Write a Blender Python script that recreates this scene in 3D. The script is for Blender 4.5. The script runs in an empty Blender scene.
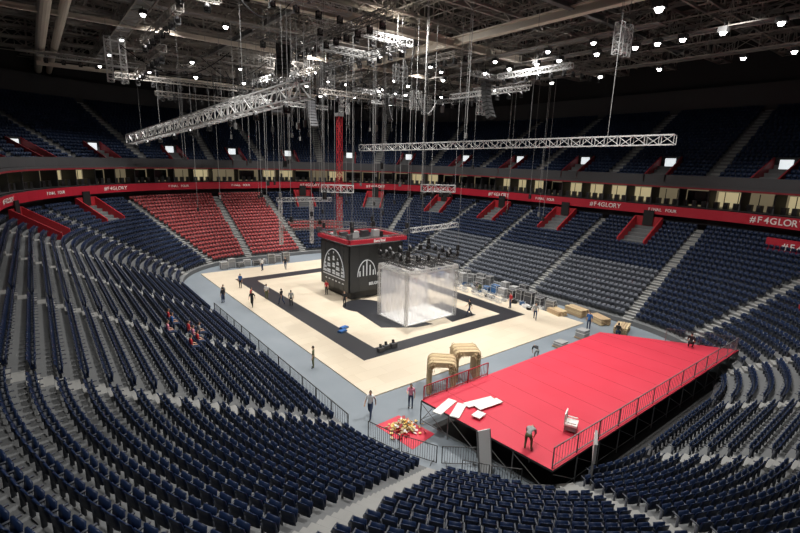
import bpy, bmesh, math, random
import numpy as np
from mathutils import Vector, Matrix, Euler
random.seed(7); rng=np.random.default_rng(3)
SC=bpy.context.scene
COL=SC.collection
SC.view_settings.view_transform='Standard'

# ------------------------------------------------------------------ materials
def mat(name,col,rough=0.6,metal=0.0,emit=None,es=0.0,noise=None,nscale=5.0,alpha=1.0,spec=0.5,bump=0.0):
    m=bpy.data.materials.new(name); m.use_nodes=True
    nt=m.node_tree; b=nt.nodes["Principled BSDF"]
    b.inputs["Base Color"].default_value=(*col,1); b.inputs["Roughness"].default_value=rough
    b.inputs["Metallic"].default_value=metal; b.inputs["Specular IOR Level"].default_value=spec
    if emit: 
        b.inputs["Emission Color"].default_value=(*emit,1); b.inputs["Emission Strength"].default_value=es
    b.inputs["Alpha"].default_value=alpha
    if noise:
        tc=nt.nodes.new("ShaderNodeTexCoord"); n=nt.nodes.new("ShaderNodeTexNoise"); n.inputs["Scale"].default_value=nscale
        n.inputs["Detail"].default_value=5
        mx=nt.nodes.new("ShaderNodeMix"); mx.data_type='RGBA'
        mx.inputs[6].default_value=(*col,1); mx.inputs[7].default_value=(*noise,1)
        nt.links.new(tc.outputs["Object"],n.inputs["Vector"])
        nt.links.new(n.outputs["Fac"],mx.inputs[0]); nt.links.new(mx.outputs[2],b.inputs["Base Color"])
    return m
M={}
M['conc']=mat("concrete_floor",(0.15,0.18,0.21),0.55,noise=(0.22,0.25,0.28),nscale=0.35)
M['tread']=mat("terrace_concrete",(0.12,0.125,0.13),0.8,noise=(0.18,0.185,0.19),nscale=0.8,spec=.3)
M['step']=mat("stair_concrete",(0.23,0.23,0.225),0.75,noise=(0.30,0.30,0.29),nscale=1.2)
M['utread']=mat("upper_terrace_concrete",(0.11,0.11,0.115),0.8,noise=(0.15,0.15,0.155),nscale=0.8)
M['parapet']=mat("parapet_grey",(0.055,0.055,0.06),0.7)
M['dark']=mat("dark_wall",(0.018,0.018,0.020),0.8)
M['dgrey']=mat("dark_grey_wall",(0.05,0.05,0.055),0.8)
M['roof']=mat("roof_deck",(0.045,0.040,0.036),0.9)
M['navy']=mat("navy_plastic",(0.006,0.013,0.040),0.45,noise=(0.009,0.022,0.064),nscale=0.5,spec=.28)
M['navy2']=mat("navy_plastic_upper",(0.010,0.022,0.060),0.5,spec=.35)
M['greyseat']=mat("grey_plastic",(0.085,0.095,0.12),0.45)
M['redseat']=mat("red_plastic",(0.26,0.02,0.025),0.5,noise=(0.36,0.07,0.07),nscale=3)
M['bracket']=mat("seat_bracket",(0.065,0.072,0.09),0.5)
M['red']=mat("red_panel",(0.36,0.016,0.025),0.5)
M['ribbon']=mat("red_led_ribbon",(0.33,0.012,0.026),0.4,emit=(0.75,0.02,0.05),es=0.06)
M['dred']=mat("dark_red_wall",(0.22,0.012,0.02),0.6)
M['carpet']=mat("red_carpet",(0.56,0.028,0.055),0.42,noise=(0.64,0.05,0.085),nscale=0.5)
M['white']=mat("white_paint",(0.8,0.8,0.8),0.5)
M['alu']=mat("aluminium",(0.62,0.62,0.62),0.4,metal=0.3)
M['steel']=mat("grey_steel",(0.17,0.17,0.17),0.5,metal=0.3)
M['dsteel']=mat("dark_steel",(0.045,0.045,0.046),0.6,metal=0.2)
M['rsteel']=mat("roof_steel",(0.26,0.24,0.22),0.7)
M['beam']=mat("cream_beam",(0.62,0.56,0.48),0.6)
M['cable']=mat("cable",(0.22,0.22,0.22),0.6)
M['black']=mat("black_matte",(0.008,0.008,0.009),0.6)
M['blackpaint']=mat("court_black_vinyl",(0.024,0.025,0.030),0.4)
M['glass']=mat("suite_glass",(0.03,0.04,0.045),0.15)
M['lampe']=mat("lamp_glow",(1,1,1),0.5,emit=(1,0.98,0.95),es=18)
M['door']=mat("lit_doorway",(0.9,0.9,0.9),0.5,emit=(0.9,0.97,1.0),es=0.75)
M['suite']=mat("suite_warm_light",(0.6,0.5,0.25),0.5,emit=(1.0,0.84,0.48),es=0.38)
M['suite2']=mat("suite_dim",(0.16,0.14,0.10),0.5,emit=(1.0,0.82,0.5),es=0.12)
M['screen']=mat("led_screen_black",(0.018,0.02,0.022),0.35)
M['graph']=mat("screen_graphic",(0.4,0.4,0.4),0.4,emit=(0.9,0.95,1.0),es=0.22)
M['curtain']=mat("sheer_white_curtain",(0.88,0.88,0.93),0.7,alpha=0.5)
M['straw']=mat("straw_padding",(0.66,0.53,0.33),0.85,noise=(0.48,0.36,0.20),nscale=5)
M['wood']=mat("raw_timber",(0.46,0.33,0.20),0.7)
M['case']=mat("flight_case",(0.06,0.06,0.065),0.45)
M['blue']=mat("blue_plastic",(0.03,0.10,0.24),0.4)
M['paper']=mat("paper_white",(0.78,0.77,0.74),0.6)
M['amber']=mat("orange_rubbish",(0.70,0.28,0.04),0.6)
M['yel']=mat("yellow_rubbish",(0.75,0.58,0.2),0.6)
M['skin']=mat("skin",(0.55,0.33,0.23),0.5)
M['hair']=mat("dark_hair",(0.02,0.014,0.01),0.6)
M['jean']=mat("denim",(0.03,0.05,0.11),0.8)
M['khaki']=mat("khaki_cloth",(0.12,0.13,0.06),0.8)
M['shirtw']=mat("white_cloth",(0.75,0.75,0.75),0.8)
M['shirtr']=mat("red_cloth",(0.5,0.03,0.04),0.8)
M['shirtb']=mat("blue_cloth",(0.03,0.13,0.4),0.8)
M['shirtk']=mat("black_cloth",(0.015,0.015,0.018),0.8)
M['shirtp']=mat("pink_cloth",(0.7,0.25,0.35),0.8)
M['shirtg']=mat("grey_cloth",(0.3,0.3,0.3),0.8)

def court_mat():
    m=bpy.data.materials.new("plywood_court"); m.use_nodes=True; nt=m.node_tree; b=nt.nodes["Principled BSDF"]
    tc=nt.nodes.new("ShaderNodeTexCoord"); br=nt.nodes.new("ShaderNodeTexBrick")
    br.inputs["Color1"].default_value=(0.64,0.55,0.42,1); br.inputs["Color2"].default_value=(0.56,0.47,0.35,1)
    br.inputs["Mortar"].default_value=(0.42,0.33,0.22,1); br.inputs["Scale"].default_value=1.0
    br.inputs["Brick Width"].default_value=2.4; br.inputs["Row Height"].default_value=1.2; br.inputs["Mortar Size"].default_value=0.012
    nt.links.new(tc.outputs["Object"],br.inputs["Vector"])
    n=nt.nodes.new("ShaderNodeTexNoise"); n.inputs["Scale"].default_value=0.25; n.inputs["Detail"].default_value=4
    nt.links.new(tc.outputs["Object"],n.inputs["Vector"])
    mx=nt.nodes.new("ShaderNodeMix"); mx.data_type='RGBA'; mx.inputs[7].default_value=(0.68,0.60,0.48,1)
    nt.links.new(n.outputs["Fac"],mx.inputs[0]); nt.links.new(br.outputs["Color"],mx.inputs[6])
    nt.links.new(mx.outputs[2],b.inputs["Base Color"]); b.inputs["Roughness"].default_value=0.35
    return m
M['court']=court_mat()

# ------------------------------------------------------------------ mesh builder
class MB:
    def __init__(s): s.v=[]; s.f=[]; s.m=[]; s.mats=[]
    def mi(s,k):
        if k not in s.mats: s.mats.append(k)
        return s.mats.index(k)
    def poly(s,pts,k):
        b=len(s.v); s.v+= [tuple(p) for p in pts]; s.f.append(tuple(range(b,b+len(pts)))); s.m.append(s.mi(k))
    def hexa(s,p,k):
        b=len(s.v); s.v+=[tuple(q) for q in p]; i=s.mi(k)
        for f in ((0,3,2,1),(4,5,6,7),(0,1,5,4),(1,2,6,5),(2,3,7,6),(3,0,4,7)):
            s.f.append(tuple(b+j for j in f)); s.m.append(i)
    def box(s,c,d,k,rz=0.0,R=None):
        x,y,z=d[0]/2,d[1]/2,d[2]/2
        P=[(-x,-y,-z),(x,-y,-z),(x,y,-z),(-x,y,-z),(-x,-y,z),(x,-y,z),(x,y,z),(-x,y,z)]
        if R is None: R=Matrix.Rotation(rz,3,'Z')
        s.hexa([R@Vector(p)+Vector(c) for p in P],k)
    def tube(s,a,b,r,k,n=4,r2=None,cap=False):
        a=Vector(a); b=Vector(b); d=b-a
        if d.length<1e-6: return
        r2=r if r2 is None else r2
        q=d.to_track_quat('Z','Y').to_matrix(); base=len(s.v); i=s.mi(k)
        for (p,rr) in ((a,r),(b,r2)):
            for j in range(n):
                t=2*math.pi*(j+.5)/n
                s.v.append(tuple(p+q@Vector((rr*math.cos(t),rr*math.sin(t),0))))
        for j in range(n):
            s.f.append((base+j,base+(j+1)%n,base+n+(j+1)%n,base+n+j)); s.m.append(i)
        if cap:
            s.f.append(tuple(base+j for j in reversed(range(n)))); s.m.append(i)
            s.f.append(tuple(base+n+j for j in range(n))); s.m.append(i)
    def prism(s,pts,z0,z1,k,kt=None):
        n=len(pts)
        s.poly([(p[0],p[1],z1) for p in pts],kt or k); s.poly([(p[0],p[1],z0) for p in reversed(pts)],k)
        for j in range(n):
            a=pts[j]; b=pts[(j+1)%n]
            s.poly([(a[0],a[1],z0),(b[0],b[1],z0),(b[0],b[1],z1),(a[0],a[1],z1)],k)
    def truss(s,a,b,w,h,bay,k,r=0.03,rd=0.018):
        a=Vector(a); b=Vector(b); d=(b-a); L=d.length; d.normalize()
        sd=d.cross(Vector((0,0,1)))
        if sd.length<0.1: sd=Vector((1,0,0))
        sd.normalize(); up=sd.cross(d).normalized()
        n=max(1,round(L/bay))
        cs=[sd*w/2+up*h/2,-sd*w/2+up*h/2,-sd*w/2-up*h/2,sd*w/2-up*h/2]
        for c in cs: s.tube(a+c,b+c,r,k)
        for i in range(n+1):
            p=a+d*(L*i/n)
            for j in range(4): s.tube(p+cs[j],p+cs[(j+1)%4],rd,k)
            if i<n:
                q=a+d*(L*(i+1)/n)
                for j in range(4):
                    if (i+j)%2: s.tube(p+cs[j],q+cs[(j+1)%4],rd,k)
                    else: s.tube(p+cs[(j+1)%4],q+cs[j],rd,k)
    def build(s,name,parent=None):
        me=bpy.data.meshes.new(name); me.from_pydata(s.v,[],s.f)
        for k in s.mats: me.materials.append(M[k])
        me.polygons.foreach_set("material_index",s.m); me.update()
        o=bpy.data.objects.new(name,me); COL.objects.link(o)
        if parent: o.parent=parent
        return o
def empty(name,loc=(0,0,0)):
    o=bpy.data.objects.new(name,None); o.location=loc; COL.objects.link(o); return o

# ------------------------------------------------------------------ bowl geometry (rounded rectangle + offset)
X0,X1,Y0,Y1,RC=12.5,45.5,8.5,68.0,12.0
SEG=[('L',(X0,Y0+RC),(X0,Y1-RC),(-1,0)),
     ('A',(X0+RC,Y1-RC),180,90),
     ('L',(X0+RC,Y1),(X1-RC,Y1),(0,1)),
     ('A',(X1-RC,Y1-RC),90,0),
     ('L',(X1,Y1-RC),(X1,Y0+RC),(1,0)),
     ('A',(X1-RC,Y0+RC),0,-90),
     ('L',(X1-RC,Y0),(X0+RC,Y0),(0,-1)),
     ('A',(X0+RC,Y0+RC),-90,-180)]
def ring(si,t,o):
    S=SEG[si]
    if S[0]=='L':
        x=S[1][0]+(S[2][0]-S[1][0])*t+S[3][0]*o; y=S[1][1]+(S[2][1]-S[1][1])*t+S[3][1]*o
        return x,y,S[3][0],S[3][1]
    a=math.radians(S[2]+(S[3]-S[2])*t); c,s_=math.cos(a),math.sin(a)
    return S[1][0]+(RC+o)*c, S[1][1]+(RC+o)*s_, c,s_
def seglen(si,o):
    S=SEG[si]
    if S[0]=='L': return math.hypot(S[2][0]-S[1][0],S[2][1]-S[1][1])
    return (RC+o)*math.pi/2
def strip(mb,segs,prof,k):
    for (si,t0,t1) in segs:
        n=1 if SEG[si][0]=='L' else max(2,int(20*(t1-t0)))
        for i in range(n):
            ta=t0+(t1-t0)*i/n; tb=t0+(t1-t0)*(i+1)/n
            for j in range(len(prof)-1):
                (o1,z1),(o2,z2)=prof[j],prof[j+1]
                a=ring(si,ta,o1); b=ring(si,tb,o1); c=ring(si,tb,o2); d=ring(si,ta,o2)
                kk=k if isinstance(k,str) else k[j%len(k)]
                mb.poly([(a[0],a[1],z1),(b[0],b[1],z1),(c[0],c[1],z2),(d[0],d[1],z2)],kk)
ALL=[(i,0,1) for i in range(8)]
VIS=[(0,0.25,1),(1,0,1),(2,0,1),(3,0,1),(4,0,1),(5,0,0.8)]

# lower bowl
LR,LD,LH,LZ=20,0.8,0.41,0.5
prof=[(0,0),(0,LZ)]
for k in range(LR):
    z=LZ+k*LH
    prof.append(((k+1)*LD,z))
    if k<LR-1: prof.append(((k+1)*LD,z+LH))
mb=MB(); strip(mb,ALL,prof,'tread'); 
NS={0:3,1:3,2:1,3:3,4:3,5:3,6:1,7:3}
for si in range(8):
    for q in range(NS[si]):
        t=q/NS[si]
        for k in range(LR):
            z=LZ+k*LH
            x,y,nx,ny=ring(si,t,k*LD+LD*0.75)
            rz=math.atan2(ny,nx)
            mb.box((x,y,z+LH/4),(LD*0.5,.95,LH/2),'step',rz)
            x,y,nx,ny=ring(si,t,k*LD+LD*0.25)
            mb.box((x,y,z+0.006),(LD*0.5,.95,0.012),'step',rz)
mb.build("lower_seating_terrace")

# upper tier
UR,UD,UH,UZ,UO=22,0.8,0.44,14.0,15.2
mb=MB(); strip(mb,VIS,[(UO,UZ-0.3),(UO,UZ+0.75),(UO+0.12,UZ+0.75),(UO+0.12,UZ)],'parapet')
prof=[(UO+.12,UZ)]
for k in range(UR):
    z=UZ+k*UH
    prof.append((UO+(k+1)*UD,z))
    if k<UR-1: prof.append((UO+(k+1)*UD,z+UH))
strip(mb,VIS,prof,'utread')
NSU={0:3,1:4,2:1,3:4,4:3,5:4}
for (si,t0,t1) in VIS:
    for q in range(NSU[si]):
        t=q/NSU[si]
        if t<t0-1e-6 or t>t1: continue
        for k in range(UR):
            z=UZ+k*UH; x,y,nx,ny=ring(si,t,UO+k*UD+UD*0.75)
            mb.box((x,y,z+UH/4),(UD*0.5,1.0,UH/2),'step',math.atan2(ny,nx))
mb.build("upper_seating_terrace")

# seats --------------------------------------------------------------
def grid_shell(xs,levels,thick):
    V=[];F=[]
    nx=len(xs); nl=len(levels)
    for side in (0,1):
        for (z,y,c) in levels:
            for x in xs:
                V.append((x,y+c*(x/0.22)**2-(thick if side else 0),z))
    N=nx*nl
    for j in range(nl-1):
        for i in range(nx-1):
            a=j*nx+i
            F.append((a+1,a,a+nx,a+nx+1)); F.append((N+a,N+a+1,N+a+nx+1,N+a+nx))
    for j in range(nl-1):
        a=j*nx; F.append((a,N+a,N+a+nx,a+nx)); a=j*nx+nx-1; F.append((N+a,a,a+nx,N+a+nx))
    for i in range(nx-1):
        a=i; F.append((a,a+1,N+a+1,N+a)); a=(nl-1)*nx+i; F.append((a+1,a,N+a,N+a+1))
    return V,F
def addbox(V,F,MI,c,d,m,rx=0):
    b=len(V); R=Matrix.Rotation(rx,3,'X')
    x,y,z=d[0]/2,d[1]/2,d[2]/2
    for p in [(-x,-y,-z),(x,-y,-z),(x,y,-z),(-x,y,-z),(-x,-y,z),(x,-y,z),(x,y,z),(-x,y,z)]:
        q=R@Vector(p)+Vector(c); V.append(tuple(q))
    for f in ((0,3,2,1),(4,5,6,7),(0,1,5,4),(1,2,6,5),(2,3,7,6),(3,0,4,7)):
        F.append(tuple(b+j for j in f)); MI.append(m)
def seat_full():
    V,F=grid_shell([-.205,-.12,.12,.205],[(.36,-.20,.03),(.60,-.235,.045),(.78,-.27,.03),(.84,-.30,.0)],.035)
    V=[(x*(0.82 if z>.8 else 1),y,z) for (x,y,z) in V]
    MI=[0]*len(F)
    addbox(V,F,MI,(0,-.085,.58),(.38,.05,.34),0,math.radians(-8))
    addbox(V,F,MI,(0,-.13,.41),(.36,.12,.05),0)
    addbox(V,F,MI,(-.26,-.16,.30),(.035,.10,.60),1)
    addbox(V,F,MI,(-.26,-.06,.615),(.05,.32,.035),1)
    return V,F,MI
def seat_lite():
    V=[];F=[];MI=[]
    addbox(V,F,MI,(0,-.22,.60),(.44,.05,.50),0,math.radians(8))
    addbox(V,F,MI,(0,-.10,.58),(.40,.06,.36),0,math.radians(-8))
    return V,F,MI
def build_seats(name,inst,tpl,mk,parent):
    V,F,MI=tpl; V=np.array(V,dtype=np.float32); F=np.array(F,dtype=np.int32); n=len(inst)
    if n==0: return
    I=np.array(inst,dtype=np.float32)
    jit=rng.normal(0,0.03,n).astype(np.float32)
    fx,fy=I[:,3],I[:,4]; fx,fy=fx*np.cos(jit)-fy*np.sin(jit),fx*np.sin(jit)+fy*np.cos(jit)
    P=np.empty((n,len(V),3),dtype=np.float32)
    P[:,:,0]=I[:,0:1]+np.outer(fy,V[:,0])+np.outer(fx,V[:,1])
    P[:,:,1]=I[:,1:2]+np.outer(-fx,V[:,0])+np.outer(fy,V[:,1])
    P[:,:,2]=I[:,2:3]+V[None,:,2]
    FF=(F[None,:,:]+(np.arange(n,dtype=np.int32)*len(V))[:,None,None]).reshape(-1,4)
    me=bpy.data.meshes.new(name)
    me.vertices.add(n*len(V)); me.vertices.foreach_set("co",P.reshape(-1))
    me.loops.add(FF.size); me.loops.foreach_set("vertex_index",FF.reshape(-1))
    me.polygons.add(len(FF)); me.polygons.foreach_set("loop_start",np.arange(0,FF.size,4,dtype=np.int32))
    me.polygons.foreach_set("loop_total",np.full(len(FF),4,dtype=np.int32))
    me.materials.append(M[mk]); me.materials.append(M['bracket'])
    me.polygons.foreach_set("material_index",np.tile(np.array(MI,dtype=np.int32),n))
    me.update(calc_edges=True)
    o=bpy.data.objects.new(name,me); COL.objects.link(o); o.parent=parent
PLAT=[(16.7,18.7),(36.9,18.6),(42.5,10.1),(17.5,10.2)]
def in_plat(x,y,m=1.0):
    return 16.2-m<x<42.5+m and 10.1-m<y<18.7+m and (x-36.9)*8.5+(y-18.6)*5.6<m*10
VOML=[(4,1/6,14,19),(4,3/6,14,19),(4,5/6,14,19),(3,5/6,14,19),(3,3/6,14,19),(3,1/6,14,19),(1,1/6,14,19),(1,.5,14,19),(5,.5,9,15)]
VOMU=[]
for (si,t0,t1) in VIS:
    for q in range(NSU[si]):
        t=(q+.5)/NSU[si]
        if t0<=t<=t1: VOMU.append((si,t,0,4))
def blocked(vl,si,t,k,o,hw):
    for (s2,t2,r0,r1) in vl:
        if s2==si and r0<=k<=r1 and abs(t-t2)*seglen(si,o)<hw: return True
    return False
inst={'navy':[], 'greyseat':[], 'redseat':[]}
for si in range(8):
    for q in range(NS[si]):
        for k in range(LR):
            o=k*LD+0.42; L=seglen(si,o)/NS[si]; n=int((L-0.85)/0.52)
            for i in range(n):
                s=(L-n*0.52)/2+0.52*(i+.5); t=(q+s/L)/NS[si]
                if blocked(VOML,si,t,k,o,1.9): continue
                x,y,nx,ny=ring(si,t,o); z=LZ+k*LH
                if in_plat(x,y,0.3) and z<3: continue
                if 16.2<x<18.6 and 8.2<y<10.6: continue
                key='navy'
                if si==4 and k<9: key='greyseat'
                if si==2 or (si==1 and t>0.667): key='redseat'
                if si==3 and t<0.333 and 5<k<9: key='redseat'
                inst[key].append((x,y,z,-nx,-ny))
# movable front row between the stage and the near terrace
fr_=[]
for (si,a,b) in ((5,.62,.98),(6,.02,.98),(7,.02,.40)):
    o=-.42; L=seglen(si,o); n=int(L*(b-a)/.52)
    for i in range(n):
        t=a+(b-a)*(i+.5)/n; x,y,nx,ny=ring(si,t,o)
        if in_plat(x,y,0.25): continue
        inst['navy'].append((x,y,.22,-nx,-ny)); fr_.append((x,y,math.atan2(ny,nx)))
mb=MB()
for (x,y,a) in fr_: mb.box((x,y,.11),(.7,.54,.22),'case',a)
mb.build("movable_seat_riser")
P_=empty("arena_seats")
T=seat_full()
for k in inst: build_seats("seat_block_"+k,inst[k],T,k,P_)
P_=empty("arena_seats")
ui=[]
for (si,t0,t1) in VIS:
    for q in range(NSU[si]):
        for k in range(UR):
            o=UO+k*UD+0.42; L=seglen(si,o)/NSU[si]; n=int((L-1.2)/0.52)
            for i in range(n):
                s=(L-n*0.52)/2+0.52*(i+.5); t=(q+s/L)/NSU[si]
                if t<t0 or t>t1 or blocked(VOMU,si,t,k,o,1.5): continue
                x,y,nx,ny=ring(si,t,o); ui.append((x,y,UZ+k*UH,-nx,-ny))
build_seats("seat_block_upper",ui,seat_lite(),'navy2',P_)

def vomitory(mb,si,t,r0,r1,zb,o0,D,Hh,hw,wall,lit,top=1.0):
    def p(o,u,z):
        x,y,nx,ny=ring(si,t,o); tx,ty=-ny,nx
        return (x+tx*u,y+ty*u,z)
    oa=o0+r0*D; ob=o0+(r1+1)*D; za=zb+r0*Hh; zb2=zb+(r1+1)*Hh
    if not lit: ob-=.7
    for sgn in (-1,1):
        u0=sgn*hw; u1=sgn*(hw-0.18)
        mb.hexa([p(oa,u0,za-.1),p(ob,u0,za-.1),p(ob,u1,za-.1),p(oa,u1,za-.1),
                 p(oa,u0,za+top*0.9),p(ob,u0,zb2+top),p(ob,u1,zb2+top),p(oa,u1,za+top*0.9)],wall)
    mb.hexa([p(ob,-hw,za),p(ob+.2,-hw,za),p(ob+.2,hw,za),p(ob,hw,za),p(ob,-hw,zb2+top),p(ob+.2,-hw,zb2+top),p(ob+.2,hw,zb2+top),p(ob,hw,zb2+top)],'dark' if lit else wall)
    zd=zb+r1*Hh+.1 if not lit else zb+r1*Hh-0.9
    mb.hexa([p(ob-.15,-.62,zd),p(ob-.02,-.62,zd),p(ob-.02,.62,zd),p(ob-.15,.62,zd),p(ob-.15,-.62,zd+1.9),p(ob-.02,-.62,zd+1.9),p(ob-.02,.62,zd+1.9),p(ob-.15,.62,zd+1.9)],'door' if lit else 'black')
mb=MB()
for (si,t,a,b) in VOML: vomitory(mb,si,t,a,b,LZ,0,LD,LH,1.7,'red',False,.8)
mb.build("lower_entrance_vomitories")
mb=MB()
for j,(si,t,a,b) in enumerate(VOMU): vomitory(mb,si,t,a,b,UZ,UO,UD,UH,1.35,'dred',True,.8)
mb.build("upper_entrance_vomitories")

# walls / ribbon / suites ------------------------------------------------
mb=MB(); strip(mb,VIS,[(16.02,8.3),(17.6,8.3),(17.6,9.9)],'dgrey'); mb.build("wall_concourse")
mb=MB(); strip(mb,VIS,[(15.9,9.85),(15.4,9.85),(15.4,10.98),(15.9,10.98)],['dgrey','ribbon','dark']); mb.build("red_ribbon_board")
mb=MB(); strip(mb,VIS,[(15.9,11.05),(18.5,11.05)],'dgrey'); strip(mb,VIS,[(18.5,11.05),(18.5,13.2),(15.0,13.2),(15.0,13.7)],['suite2','dark','parapet'])
strip(mb,VIS,[(14.98,13.22),(14.98,13.4)],'dred')
mb.build("wall_suites")
mb=MB()
for (si,t0,t1) in VIS:
    L=seglen(si,17)*(t1-t0); n=max(1,int(L/3.2))
    for i in range(n):
        t=t0+(t1-t0)*(i+.5)/n
        x,y,nx,ny=ring(si,t0+(t1-t0)*i/n,17.4); mb.box((x,y,12.1),(2.1,0.15,2.1),'dgrey',math.atan2(ny,nx))
        x,y,nx,ny=ring(si,t,18.4)
        r=random.random()
        bright=(si==0 or (si==1 and t<.6) or (si==4 and t>.1) or si==5)
        k='suite' if (r<.72 and bright) or r<.2 else ('glass' if r<.8 else 'suite2')
        mb.box((x,y,12.1),(0.1,2.8,1.7),k,math.atan2(ny,nx))
        for u in(-.7,.7): mb.box((x-nx*.06-ny*u,y-ny*.06+nx*u,12.1),(.05,.08,1.7),'dark',math.atan2(ny,nx))
        for u in(-1,0,1): mb.box((x-nx*1.2-ny*u,y-ny*1.2+nx*u,11.45),(.5,.5,.75),'case',math.atan2(ny,nx))
mb.build("suite_windows")
mb=MB(); strip(mb,ALL,[(34,0),(34,34.5)],'dark'); strip(mb,VIS,[(UO+UR*UD+.02,UZ+(UR-1)*UH),(UO+UR*UD+.02,27.0)],'dgrey'); mb.build("wall_outer")
mb=MB(); mb.poly([(-25,-30,34),(85,-30,34),(85,108,34),(-25,108,34)],'roof'); mb.build("ceiling")
mb=MB(); mb.poly([(-25,-30,0),(85,-30,0),(85,108,0),(-25,108,0)],'conc'); mb.build("floor")

def text(s,loc,rot,size,k,name,parent=None,ext=0.01):
    cu=bpy.data.curves.new(name,'FONT'); cu.body=s; cu.size=size; cu.align_x='CENTER'; cu.align_y='CENTER'; cu.extrude=ext
    cu.offset=0.012
    o=bpy.data.objects.new(name,cu); COL.objects.link(o); cu.materials.append(M[k]); o.location=loc; o.rotation_euler=rot
    if parent: o.parent=parent
    return o
signs=empty("ribbon_board_lettering")
def ribtext(si,t,s,size=1.0,o=15.36,z=10.42,par=None):
    n=len(s); adv=size*.68
    for i,ch in enumerate(s):
        if ch==' ': continue
        tt=t+(i-(n-1)/2)*adv/seglen(si,o)
        if tt<0.005 or tt>.995: continue
        x,y,nx,ny=ring(si,tt,o)
        text(ch,(x,y,z),(math.pi/2,0,math.atan2(-ny,-nx)+math.pi/2),size,'paper',"letter",par or signs)
for (y,s) in [(51,"#F4GLORY"),(42,"FINAL FOUR"),(32.4,"#F4GLORY"),(25,"FINAL FOUR")]:
    ribtext(4,(56-y)/35.5,s,.82 if s[0]=='#' else .5)
ribtext(5,.17,"#F4GLORY",.95); ribtext(5,.42,"FINAL FOUR",.6)
for t in (.12,.38,.62,.86): ribtext(1,t,"#F4GLORY" if t in(.12,.62) else "FINAL FOUR",.7 if t in(.12,.62) else .5)
for t in (.2,.5,.8): ribtext(3,t,"#F4GLORY",.7)
ribtext(2,.5,"FINAL FOUR",.5); ribtext(0,.85,"FINAL FOUR",.6)
mb=MB(); strip(mb,[(5,.17,.36)],[(14.2,7.6),(14.2,8.9),(14.4,8.9)],'ribbon'); o=mb.build("red_parapet_banner")
ribtext(5,.27,"#F4GLORY",.95,14.12,8.2,o)

# ------------------------------------------------------------------ court
mb=MB(); mb.prism([(16,23),(42,23),(42,63),(16,63)],0,0.08,'court'); mb.build("court_floor")
mb=MB(); z0,z1=.08,.088
xa,xb,ya,yb=18.8,39.1,28,57.8; w=2.1
for (a,b,c,d) in [(xa,ya,xb,ya+1.6),(xa,yb-w,xb,yb),(xa,ya+1.6,xa+w,yb-w),(xb-w,ya+1.6,xb,yb-w)]:
    mb.prism([(a,b),(c,b),(c,d),(a,d)],z0,z1,'blackpaint')
mb.prism([(27+2.2*math.cos(i*math.pi/16)-.5,39.8+2.2*math.sin(i*math.pi/16)) for i in range(32)],z0,z1+.004,'blackpaint')
mb.prism([(24.2,33.2),(27,31.4),(29,31.2),(27,38),(24.8,38.4)],z0,z1+.008,'blackpaint')
mb.prism([(31,30.6),(34.6,30.8),(34.6,36),(32.2,36)],z0,z1+.008,'blackpaint')
mb.build("court_border_marking")
mb=MB()
for (x,y) in [(21.2,35.0),(20.6,34.3)]:
    mb.box((x,y,.15),(.8,.5,.14),'blue',.3); mb.box((x,y,.24),(.7,.4,.04),'shirtb',.3)
mb.build("blue_tarpaulin")

# ------------------------------------------------------------------ red stage platform
hP=1.6
mb=MB(); mb.prism(PLAT,hP-.12,hP,'dsteel','carpet')
for j in range(4):
    a=Vector((*PLAT[j],0)); b=Vector((*PLAT[(j+1)%4],0)); L=(b-a).length; m=int(L/2)
    for i in range(m+1):
        p=a.lerp(b,i/m); mb.tube(p+Vector((0,0,0)),p+Vector((0,0,hP-.1)),.035,'steel')
        if i<m:
            q=a.lerp(b,(i+1)/m); mb.tube(p+Vector((0,0,.2)),q+Vector((0,0,hP-.2)),.02,'steel')
            mb.tube(p+Vector((0,0,.3)),q+Vector((0,0,.3)),.02,'steel')
for x in np.arange(19,40,2.0):
    for y in (12.5,15,17):
        if in_plat(x,y,-.6): mb.tube((x,y,0),(x,y,hP-.1),.035,'steel')
for x in np.arange(18.7,40,2.0):
    y1=18.5 if x<36.9 else 18.6-(x-36.9)*1.518
    mb.box((x,(10.3+y1)/2,hP+.002),(.03,y1-10.3,.004),'red')
mb.poly([(17.2,18.2,.01),(36.5,18.2,.01),(41.5,8.6,.01),(18,10.3,.01)],'black')  # black floor sheet paints in the shade beneath the stage
mb.poly([(19.5,10.2,.012),(24.5,8.55,.012),(33.5,8.55,.012),(41,10.2,.012)],'black')  # shade in the gap before the near terrace, painted as a black strip
mb.build("red_stage_platform")
def railing(name,pts,h,k,z=0,bar=0.12,r=.02,closed_panel=None):
    mb=MB()
    for j in range(len(pts)-1):
        a=Vector((*pts[j],z)); b=Vector((*pts[j+1],z)); L=(b-a).length
        u=Vector((0,0,1)); m=max(1,round(L/2.0))
        for i in range(m+1):
            p=a.lerp(b,i/m); mb.tube(p,p+u*h,r*1.4,k)
        for hh in (h,h*.12): mb.tube(a+u*hh,b+u*hh,r*1.2,k)
        nb=int(L/bar)
        for i in range(1,nb):
            p=a.lerp(b,i/nb); mb.tube(p+u*h*.12,p+u*h,r*.5,k,3)
    return mb.build(name)
railing("stage_railing",[(17.6,10.3),(42.2,10.2)],1.1,'steel',hP,.25,.026)
railing("stage_railing",[(16.8,18.6),(22.5,18.65)],0.9,'red',hP,.15,.03)
railing("stage_railing",[(42.2,10.3),(39.5,14.4)],1.1,'steel',hP,.25)
railing("court_side_railing",[(12.75,20.6),(12.75,46)],1.1,'dsteel',0,.2,.028)
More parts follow.
